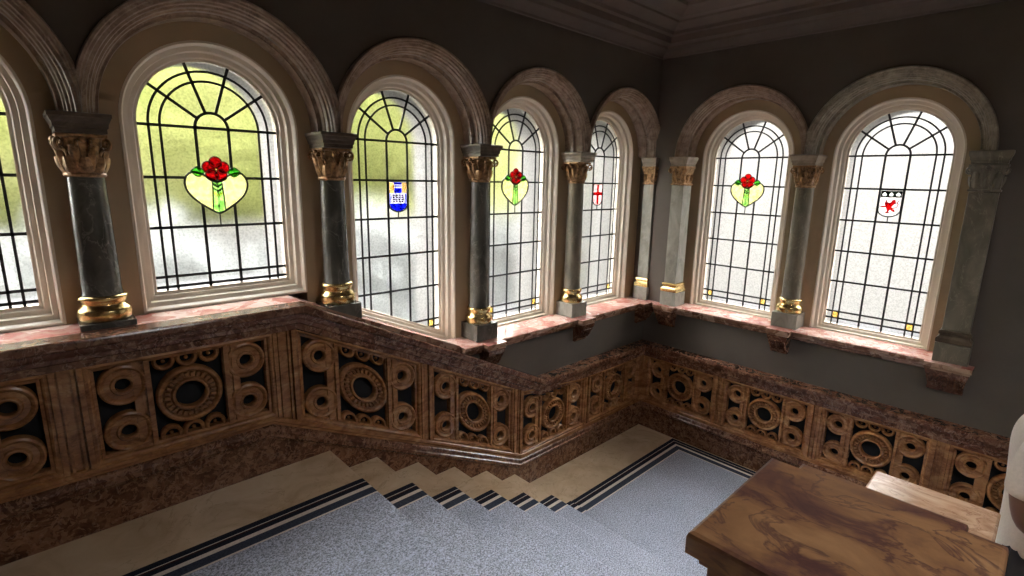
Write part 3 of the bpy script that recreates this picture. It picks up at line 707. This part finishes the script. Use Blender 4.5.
# flat pilasters
def make_pilaster(label,loc,rz,hw=.075,gm='gold',D=.352,BK=.118,sm='verdelight'):
    root=empty('wall_pilaster',loc,rz); tag(root,label,'pilaster','flat marble pilasters ending the window rows')
    def st(b,prof,zz): b.sqlathe([(hw+o,(D-BK)/2+o*.8,z+zz) for o,z in prof],(0,-(D+BK)/2,0))
    b=MB(); st(b,[(.022,0),(.022,.135)],1.3505); b.build('plinth',M[sm],root,0,bevel=.003)
    b=MB(); st(b,[(.012,.0005),(.022,.004),(.024,.02),(.022,.034),(.012,.042),(.006,.05),(.006,.060),(.013,.066),(.014,.078),(.010,.086),(.002,.09)],1.486); b.build('base',M[gm],root,30,label='moulded pilaster base')
    b=MB(); st(b,[(0,0),(0,.948)],1.577); b.build('shaft',M[sm],root,0,bevel=.004)
    zc=2.528
    cap=MB(); st(cap,[(.0,0),(.008,.004),(.008,.014),(0,.018),(.002,.10),(.014,.15),(.022,.16),(.022,.176),(.012,.178)],zc)
    yf=-D-.002
    for row,(zb_,hh,n,off_) in enumerate(((.018,.075,3,0),(.03,.112,4,0))):
        for k in range(n):
            x=(k-(n-1)/2)*hw*2/n*1.0
            acanthus(cap,zc+zb_,-pi/2,0.0,hh,.022,.026,(x,yf+.006))
    for sg in (-1,1):
        volute(cap,-pi/2+sg*pi/4,.028,zc+.138,.022,(sg*(hw-.004),yf+.012)); volute(cap,0 if sg>0 else pi,.024,zc+.138,.018,(sg*.006,yf-.006))
        for k in range(2): acanthus(cap,zc+.02,0 if sg>0 else pi,0,.09,.024,.026,(sg*(hw-.004),-.30+.08*k))
    cap.ball((0,yf-.016,zc+.155),.014,8,6)
    cap.build('capital',M['bronze'] if gm=='gold' else M['browngrey'],root,40,label='leafy carved capital')
    im=MB(); st(im,[(.012,0),(.016,.002),(.016,.020),(.022,.024),(.024,.040),(.030,.052),(.033,.066),(.033,.081),(.025,.0835)],zc+.1795); im.build('impost',M['impostlight'] if gm=='gold' else M['browngrey'],root,0)
make_pilaster('flat marble pilaster at the end of the left wall windows, in the corner',(-.300,0,0),0,.025,D=.325,BK=.205)
make_pilaster('flat grey marble pilaster on the far wall next to the corner',(0,-.597,0),RB,.0625,D=.352,BK=.2)
make_pilaster('flat green grey marble pilaster with stone base right of the lion window',(0,-2.79,0),RB,.076,'impost',sm='browngrey')
# ------------------------------------------------------------------ floors and stair
b=MB(); b.box(-7.7,NOSE[0],-6.3,-.392,.60,FU-.0005); b.box(-7.7,-3.9,-6.3,-.392,-.3,.60)
o=b.build('floor',M['cream'],None,0); tag(o,'cream marble floor of the top landing','floor',kind='structure')
b=MB(); b.box(-3.9,0,-6.3,-.392,-.3,0.); b.box(NOSE[0],NOSE[0]+.0,0,0,0,0) if False else None
o=b.build('floor_landing',M['cream'],None,0); tag(o,'cream marble floor of the lower landing','floor',kind='structure')
SL=['first marble step below the top landing','second marble step below the top landing','third marble step, halfway down the flight','fourth marble step down the flight','lowest marble step just above the lower landing']
YS0,YS1=-.3925,-2.745
for i in range(1,6):
    z=FU-RISE*i; x0=NOSE[i-1]-.012; x1=NOSE[i]
    b=MB(); prof=[(x0,z-RISE+.001 if i<5 else .0005),(x1-.018,z-RISE+.001 if i<5 else .0005),(x1-.018,z-.034),(x1-.006,z-.030),(x1,z-.018),(x1-.001,z-.008),(x1-.008,z),(x0,z)]
    b.prism(prof,YS1,YS0); o=b.build('marble_step',M['cream'],None,30); tag(o,SL[i-1],'step','marble steps of the stair flight')
b=MB(); z=FU; x1=NOSE[0]
b.prism([(x1-.2,FU-RISE-.0),(x1-.018,FU-RISE),(x1-.018,z-.034),(x1-.006,z-.030),(x1,z-.018),(x1-.001,z-.008),(x1-.008,z-.0003),(x1-.2,z-.0003)],YS1,YS0)
o=b.build('landing_nosing',M['cream'],None,30); tag(o,'marble edge of the top landing where the stair begins','step')
# carpet runner with a striped border
STR=[('navy',.0,.036),('creamstripe',.036,.041),('maroon',.041,.050),('navy',.050,.080),('creamstripe',.080,.106),('slate',.106,.158),('creamstripe',.158,.169)]
CM=[M['carpet'],M['navy'],M['maroon'],M['creamstripe'],M['slate']]; CI={'carpet':0,'navy':1,'maroon':2,'creamstripe':3,'slate':4}
T=.009
prof=[(-7.68,FU+T)]
for i in range(6):
    z=FU-RISE*i; x=NOSE[i]
    prof+= [(x-.012,z+T),(x-.001,z+T-.002),(x+.007,z-.006),(x+.008,z-.018),(x+.004,z-.034),(x-.006,z-.044)]
    zb=FU-RISE*(i+1)+T if i<5 else T
    prof+= [(x-.008,zb+.002),(x-.004,zb)]
prof.append((-2.0,T))
def under(p):   # bottom side of the carpet
    out=[]
    for i,(x,z) in enumerate(p):
        out.append((x,z-T+.0012) if True else None)
    return out
Y0,Y1=-.80,-2.36
ys=[(Y0-a,Y0-c,CI[n]) for n,a,c in STR]+[(Y0-.169,Y1+.169,0)]+[(Y1+c,Y1+a,CI[n]) for n,a,c in reversed(STR)]
b=MB()
for ya,yb,mi in ys:
    b.grid([[(x,ya,z) for x,z in prof],[(x,yb,z) for x,z in prof]],mi=mi)
for ye in (Y0,Y1):
    b.grid([[(x,ye,z) for x,z in prof],[(x,ye,z-T*.95) for x,z in prof]],mi=1)
o=b.build('stair_runner',CM,None,50); tag(o,'blue grey speckled carpet runner with striped border down the stair','carpet')
b=MB(); XE=-.418
def Lsh(a,c,mi,z=T):
    # stripe from the stair foot along the left wall, mitred, then along the far wall
    P=[(-2.0,Y0-.008-a),(-2.0,Y0-.008-c),(XE-c,Y0-.008-c),(XE-a,Y0-.008-a)]
    b.add([(x,y,z) for x,y in P],[(0,1,2,3)],mi)
    P=[(XE-a,Y0-.008-a),(XE-c,Y0-.008-c),(XE-c,-6.25),(XE-a,-6.25)]
    b.add([(x,y,z) for x,y in P],[(0,1,2,3)],mi)
for n,a,c in STR: Lsh(a,c*1.0,CI[n])
b.add([(-2.0,Y0-.177,T),(XE-.169,Y0-.177,T),(XE-.169,-6.25,T),(-2.0,-6.25,T)],[(0,1,2,3)],0)
b.add([(-2.0,Y1,T),(-2.0,-2.742,T),(-2.235,-2.742,T),(-2.235,Y1,T)],[(0,1,2,3)],0)
b.add([(-2.0,Y0-.008,T),(XE,Y0-.008,T),(XE,Y0-.008,.0005),(-2.0,Y0-.008,.0005)],[(0,1,2,3)],1)
b.add([(XE,Y0-.008,T),(XE,-6.25,T),(XE,-6.25,.0005),(XE,Y0-.008,.0005)],[(0,1,2,3)],1)
o=b.build('landing_carpet',CM,None,0); tag(o,'blue grey speckled carpet with striped border on the lower landing','carpet')
# ------------------------------------------------------------------ newels and sloping balustrade
def newel(name,label,x0,x1,y0,y1,zt,zb,mat,brk):
    root=empty(name,((x0+x1)/2,(y0+y1)/2,zb)); tag(root,label,'newel')
    hx,hy=(x1-x0)/2,(y1-y0)/2; h=zt-zb
    b=MB()
    P=[(-.012,-.052),(0,-.050),(.0,-.012),(-.003,-.004),(-.010,0)]
    def plan(o):
        p=[(-hx-o,-hy-o),(hx+o,-hy-o)]
        if brk: p+=[(hx+o,-hy+.064-o),(hx+.03+o,-hy+.064-o),(hx+.03+o,hy-.064+o),(hx+o,hy-.064+o)]
        p+=[(hx+o,hy+o),(-hx-o,hy+o)]
        return p
    b.grid([[(x,y,h+z) for x,y in plan(o)] for o,z in P],cv=True,caps=True); b.build('cap',mat,root,0)
    b=MB(); P=[(-.055,-.125),(-.05,-.115),(-.035,-.105),(-.035,-.085),(-.022,-.075),(-.020,-.0525)]
    b.grid([[(x,y,h+z) for x,y in plan(o)] for o,z in P],cv=True,caps=True); b.build('cap_moulding',mat,root,25)
    b=MB(); b.box(-hx+.055,hx-.055,-hy+.055,hy-.055,.1505,h-.1255); b.build('shaft',mat,root,0,bevel=.006)
    for sx,sy in ((0,1),(0,-1),(1,0),(-1,0)):
        b=MB()
        e=.0556
        if sy: 
            y=sy*(hy-e); b.box(-hx+.10,hx-.10,min(y,y+sy*.010),max(y,y+sy*.010),.22,h-.2)
        else:
            x=sx*(hx-e); b.box(min(x,x+sx*.010),max(x,x+sx*.010),-hy+.10,hy-.10,.22,h-.2)
        b.build('raised_panel',M['honey'],root,0,bevel=.004)
    b=MB(); b.sqlathe([(hx-.012,hy-.012,0),(hx-.012,hy-.012,.11),(hx-.03,hy-.03,.13),(hx-.04,hy-.04,.15)]); b.build('base',M['rossobase'],root,0)
    return root
newel('newel_pier','brown streaked marble newel with broad flat top at the head of the stair',-4.055,-3.616,-3.211,-2.757,1.861,FU,M['newel'],True)
newel('newel_pier','lower marble newel, coloured pale for window sheen, behind the brown one, at the foot of the stair',-2.52,-2.078,-3.198,-2.748,1.20,0.,M['newelsheen'],False)
root=empty('stair_balustrade',(-3.05,-2.98,.6)); tag(root,'sloping marble balustrade between the two newels, hidden behind the brown one','balustrade')
O=Vector((-3.05,-2.98,.6))
def slope_slab(z0,z1,hy,x0=-3.667,x1=-2.468):
    f=lambda x,z: z-.5071*(x+3.667)
    return ([(x-O.x,y,f(x,z0)-O.z) for x,y in ((x0,-hy),(x1,-hy),(x1,hy),(x0,hy))],[(x-O.x,y,f(x,z1)-O.z) for x,y in ((x0,-hy),(x1,-hy),(x1,hy),(x0,hy))])
b=MB(); b.hexa(*slope_slab(1.60,1.66,.13)); b.build('handrail',M['newel'],root,0,bevel=.008)
b=MB(); b.hexa(*slope_slab(1.56,1.5995,.10)); b.build('rail_moulding',M['honey'],root,0)
b=MB(); b.hexa(*slope_slab(1.00,1.08,.11)); b.build('string',M['rossobase'],root,0)
for k in range(7):
    x=-3.57+.163*k; zb=1.08-.5071*(x+3.667); zt=1.56-.5071*(x+3.667)
    b=MB(); h=zt-zb; b.lathe([(.045,-.03),(.045,.05),(.028,.07),(.04,.14),(.05,.2),(.036,.3),(.028,.36),(.042,.40),(.045,h+.03)],(x-O.x,0,zb-O.z),16); b.build('baluster',M['honey'],root,40)
# ------------------------------------------------------------------ person on the lower landing (only back and right sleeve in the picture)
def person():
    PX,PY=-1.66,-3.335
    root=empty('person',(PX,PY,.0097)); root.scale=(1.03,1.0,1.045); tag(root,'person in a cream half sleeve shirt walking away at the right edge','person')
    # local frame: faces -y ; x- is the person's right
    V=[];E=[];Rr=[]
    def chain(pts,rs,start=None):
        prev=start
        for p,r in zip(pts,rs):
            V.append(p); Rr.append(r if hasattr(r,'__len__') else (r,r)); i=len(V)-1
            if prev is not None: E.append((prev,i))
            prev=i
        return prev
    chain([(0,0,.95)],[(.15,.11)])
    t=chain([(0,0,1.08),(0,.005,1.22),(0,.02,1.36)],[(.135,.10),(.145,.105),(.15,.10)],0)
    chest=t
    nk=chain([(0,.0,1.47),(0,-.015,1.53)],[.062,.056],t)
    chain([(0,-.03,1.60),(0,-.03,1.67),(0,-.02,1.73)],[(.068,.082),(.076,.092),(.058,.07)],nk)
    for s in (-1,1):
        sh=chain([(s*.17,.035,1.405)],[.062],chest)
        el=chain([(s*.232,.092,1.22),(s*.240,.062,1.05)],[.054,.048],sh)
        wr=chain([(s*.23,-.11,1.00),(s*.21,-.24,.93)],[.038,.028],el)
        pm=chain([(s*.205,-.28,.915),(s*.20,-.315,.905)],[(.030,.018),(.034,.016)],wr)
        for k in range(4):
            q=(k-1.5)*.019; ln=(.065,.078,.072,.056)[k]
            chain([(s*.20,-.34,.903+q),(s*(.195),-.34-ln*.5,.892+q),(s*.175,-.34-ln*.85,.88+q)],[.0088,.008,.007],pm)
        chain([(s*.185,-.29,.94),(s*.165,-.315,.957),(s*.15,-.335,.962)],[.0105,.0092,.0078],wr)
        hp=chain([(s*.095,.0,.88)],[.095],0)
        kn=chain([(s*.10,-.06*s,.70),(s*.10,-.09*s-.02,.49)],[.082,.058],hp)
        an=chain([(s*.10,-.06*s,.30),(s*.10,.0,.09)],[.055,.038],kn)
        chain([(s*.105,-.08,.045),(s*.11,-.16,.035)],[(.036,.032),(.034,.022)],an)
    me=bpy.data.meshes.new('body'); me.from_pydata(V,E,[]); o=bpy.data.objects.new('body',me); COL.objects.link(o); o.parent=root
    sk=o.modifiers.new('skin','SKIN'); sk.use_smooth_shade=True; sk.branch_smoothing=.6
    for i,r in enumerate(Rr): me.skin_vertices[0].data[i].radius=r
    me.skin_vertices[0].data[0].use_root=True
    su=o.modifiers.new('sub','SUBSURF'); su.levels=2; su.render_levels=2
    me.materials.append(M['skin'])
    def loft(rows,n=28): 
        out=[]
        for cx,cy,z,rx,ry in rows: out.append([(cx+rx*cos(2*pi*k/n),cy+ry*sin(2*pi*k/n),z) for k in range(n)])
        return out
    # shirt: torso tube plus two half sleeves
    b=MB(); rows=[(0,0,.665,.207,.152),(0,0,.70,.207,.152),(0,0,.80,.203,.150),(0,0,.95,.195,.148),(0,.003,1.10,.190,.145),(0,.012,1.25,.200,.150),(0,.022,1.36,.205,.148),(0,.024,1.43,.190,.125),(0,.018,1.475,.140,.098),(0,.005,1.50,.090,.080),(0,.003,1.512,.078,.072)]
    R=loft(rows); b.grid(R,cv=True)
    for s in (-1,1):
        pts=[(s*.135,.02,1.425),(s*.185,.030,1.395),(s*.215,.065,1.31),(s*.230,.084,1.21),(s*.236,.086,1.15)]
        b.tube(pts,[.075,.085,.080,.072,.068],18)
    sh=b.build('shirt',M['shirt'],root,180); sb=sh.modifiers.new('sub','SUBSURF'); sb.levels=2; sb.render_levels=2
    for p in sh.data.vertices:
        q=p.co; f=.006*sin(q.z*38+q.x*9)+.005*sin(q.z*21+q.y*30); l=hypot(q.x,q.y) or 1
        if q.z<1.35: q.x+=f*q.x/l; q.y+=f*q.y/l
    b=MB(); b.grid(loft([(0,0,.735,.18,.132),(0,0,.85,.182,.135),(0,0,.97,.17,.125)]),cv=True,caps=True)
    for s in (-1,1):
        b.tube([(s*.092,0,.92),(s*.097,-.03*s,.78),(s*.10,-.075*s-.012,.58),(s*.10,-.085*s-.012,.48),(s*.10,-.05*s,.28),(s*.10,.0,.10)],[.098,.104,.086,.080,.074,.068],18)
    b.build('trousers',M['trouser'],root,60)
    for s in (-1,1):
        b=MB(); b.grid([[(s*.106+a*.046*cos(2*pi*k/20),-.065+.145*sin(2*pi*k/20)*a2,z) for k in range(20)] for z,a,a2 in ((.0,1.,1.),(.02,1.04,1.02),(.05,.95,.95),(.085,.75,.62),(.10,.7,.42))],cv=True,caps=True); b.build('shoe',M['shoe'],root,50)
    # head details
    b=MB(); b.ball((0,-.005,1.70),.094,20,12,sx=.92,sy=1.08,sz=1.0); b.build('hair',M['hair'],root,60)
    for s in (-1,1):
        b=MB(); b.ball((s*.030,-.104,1.655),.010,10,8); b.build('eye',M['frame'],root,60)
        b=MB(); b.ball((s*.086,-.02,1.645),.026,10,8,sx=.35,sy=.7,sz=1.1); b.build('ear',M['skin'],root,60)
    b=MB(); b.ball((0,-.122,1.63),.016,10,8,sx=.8,sy=1.2,sz=1.6); b.build('nose',M['skin'],root,60)
    b=MB(); b.ball((0,-.112,1.592),.024,12,8,sx=1.,sy=.35,sz=.3); b.build('mouth',M['maroon'],root,60)
person()
# ------------------------------------------------------------------ outside the windows
GZ=-2.0
b=MB(); b.box(-30,40,.4,40,GZ-.2,GZ); b.box(.4,40,-30,.4,GZ-.2,GZ); o=b.build('ground',M['ground'],None,0); tag(o,'pale paved ground outside the windows','ground',kind='structure')
b=MB(); b.box(-14,4.6,6.0,6.3,GZ,1.62); b.box(-14.05,4.6,5.95,6.35,1.62,1.72); o=b.build('garden_wall',M['white'],None,0); tag(o,'pale garden wall behind the left windows','wall',kind='structure')
def house(label,x0,x1,y0,y1,h,courses=True):
    root=empty('neighbour_house',((x0+x1)/2,(y0+y1)/2,GZ)); tag(root,label,'house')
    hx,hy=(x1-x0)/2,(y1-y0)/2
    b=MB(); z=0
    k=0
    while z<h:
        o=.0 if k%2==0 else .012
        hh=.17 if k%2==0 else .02
        b.box(-hx+o,hx-o,-hy+o,hy-o,z,min(h,z+hh)); z+=hh; k+=1
    b.build('brick_wall',M['white'],root,0)
    b=MB(); b.hexa([(-hx-.2,-hy-.2,h),(hx+.2,-hy-.2,h),(hx+.2,hy+.2,h),(-hx-.2,hy+.2,h)],[(-hx*.8,-.1,h+1.2),(hx*.8,-.1,h+1.2),(hx*.8,.1,h+1.2),(-hx*.8,.1,h+1.2)]); b.build('roof',M['arch'],root,0)
house('pale painted brick house seen through the middle windows',10.4,22.,8.2,13.,7.8)
house('long pale painted brick house seen through the two far wall windows',6.5,12.,-16.,4.2,7.2)
def tree(label,x,y,r,zc,seed):
    rnd=random.Random(seed)
    root=empty('garden_tree',(x,y,GZ)); tag(root,label,'tree','garden trees outside the left windows')
    b=MB(); b.tube([(0,0,0),(.1,.05,1.2),(0,.1,2.4),(.1,0,zc-GZ)],[.22,.17,.14,.06],10); b.build('trunk',M['bark'],root)
    b=MB()
    for k in range(9000):
        while True:
            p=Vector((rnd.uniform(-1,1),rnd.uniform(-1,1),rnd.uniform(-1,1)))
            if .35<p.length<1: break
        q=Vector((p.x*r,p.y*r*.7,zc-GZ+p.z*r*1.05)); s=rnd.uniform(.09,.19)
        u=Vector((rnd.gauss(0,1),rnd.gauss(0,1),rnd.gauss(0,1))).normalized(); w=u.orthogonal().normalized()
        b.add([tuple(q-u*s),tuple(q+w*s*.5),tuple(q+u*s),tuple(q-w*s*.5)],[(0,1,2,3)])
    b.build('crown',M['leaf'],root,0,kind='stuff')
tree('yellow green tree behind the window at the left edge',-6.5,8.6,2.2,3.7,1)
tree('yellow green tree behind the left rose heart window',-1.95,8.6,2.2,3.7,2)
tree('yellow green tree behind the blue shield window',2.25,7.9,1.85,4.1,3)
def hedge():  # added foliage mass that stops bright sky leaking between the tree crowns
    root=empty('sky_screen_hedge',(-6,11.6,GZ)); tag(root,'tall yellow green hedge added beyond the garden trees to screen the sky','hedge')
    rnd=random.Random(11); b=MB()
    n,m=100,36; rows=[]
    for i in range(n+1):
        x=-9.+24.5*i/n; row=[]
        for j in range(m+1):
            t=j/m; z=8.2*min(1,t*1.25); y=-1.0 if t<.8 else -1.+2.*(t-.8)/.2
            row.append((x+rnd.uniform(-.12,.12),y+rnd.uniform(-.35,.35),z*(1 if j else 0)+(rnd.uniform(-.15,.15) if j else 0)))
        row.append((x,1.0,0)); rows.append(row)
    b.grid(rows,cv=True,caps=True); b.build('foliage',M['leaf'],root,0,kind='stuff')
hedge()
M['paleleaf']=plain('pale_grey_green_leaf',(.185,.19,.18),.9,nscale=3,namt=.25)
def shrubs():
    root=empty('low_hedge',(-5,5.4,GZ)); tag(root,'pale grey green ragged hedge in front of the garden wall','hedge')
    rnd=random.Random(5); b=MB()
    for k in range(5200):
        x=rnd.uniform(-9,9.4); top=3.55+.30*sin(x*1.7)+.22*sin(x*4.3+1)
        z=top*(rnd.random()**.55)+rnd.uniform(-.1,.25); y=rnd.uniform(-.35,.25); q=Vector((x,y,max(.1,z))); sc=rnd.uniform(.08,.2)
        u=Vector((rnd.gauss(0,.6),rnd.gauss(0,.5),1)).normalized(); w=u.orthogonal().normalized()
        b.add([tuple(q-u*sc),tuple(q+w*sc*.6),tuple(q+u*sc*1.3),tuple(q-w*sc*.6)],[(0,1,2,3)])
    b.build('foliage',M['paleleaf'],root,0,kind='stuff')
shrubs()
# ------------------------------------------------------------------ light
w=bpy.data.worlds.new('overcast_sky'); SC.world=w; w.use_nodes=True; nt=w.node_tree; nt.nodes.clear()
bg=nt.nodes.new('ShaderNodeBackground'); ow=nt.nodes.new('ShaderNodeOutputWorld')
tc=nt.nodes.new('ShaderNodeTexCoord'); sp=nt.nodes.new('ShaderNodeSeparateXYZ'); nt.links.new(tc.outputs['Generated'],sp.inputs[0])
c=ramp(nt,sp.outputs[2],[(.0,(.88,.89,.90)),(.25,(.97,.98,1.)),(1.,(.92,.96,1.))]); nt.links.new(c,bg.inputs[0]); bg.inputs[1].default_value=30.0
nt.links.new(bg.outputs[0],ow.inputs[0])
def portal(loc,rot,sx,sy):
    l=bpy.data.lights.new('daylight_portal','AREA'); l.shape='RECTANGLE'; l.size=sx; l.size_y=sy; l.cycles.is_portal=True
    o=bpy.data.objects.new('daylight_portal',l); COL.objects.link(o); o.location=loc; o.rotation_euler=rot
for k,cx in enumerate(AC):
    z0=1.93 if k<2 else 1.38; portal((cx,.34,(z0+3.14)/2),(radians(-90),0,0),.70,3.14-z0)
for cy in BC: portal((.34,-cy,(1.38+3.14)/2),(radians(-90),0,RB),.70,1.76)
portal(((RX0+RX1)/2,(RY0+RY1)/2,ZT+.26),(0,0,0),RX1-RX0,RY1-RY0)  # samples sky through the added ceiling opening
# ------------------------------------------------------------------ camera
cam=bpy.data.cameras.new('camera'); co=bpy.data.objects.new('camera',cam); COL.objects.link(co); SC.camera=co
cam.sensor_fit='HORIZONTAL'; cam.sensor_width=36.; cam.lens=36.*518.05/1024.; cam.clip_start=.05
yaw,pit,rol=radians(46.4793),radians(-11.8145),radians(1.0678)
F=Vector((cos(yaw)*cos(pit),sin(yaw)*cos(pit),sin(pit))); Rt=Vector((sin(yaw),-cos(yaw),0)); U=Rt.cross(F)
R2=Rt*cos(rol)+U*sin(rol); U2=-Rt*sin(rol)+U*cos(rol)
mt=Matrix(((R2.x,U2.x,-F.x),(R2.y,U2.y,-F.y),(R2.z,U2.z,-F.z))).to_4x4(); mt.translation=Vector((-4.958,-3.180,2.551)); co.matrix_world=mt
SC.view_settings.view_transform='Standard'; SC.view_settings.look='None'; SC.view_settings.gamma=1.; SC.view_settings.use_curve_mapping=False
SC.view_settings.exposure=0.
SC.cycles.use_denoising=True; SC.cycles.max_bounces=10; SC.cycles.diffuse_bounces=5; SC.cycles.transparent_max_bounces=12; SC.cycles.sample_clamp_indirect=15.
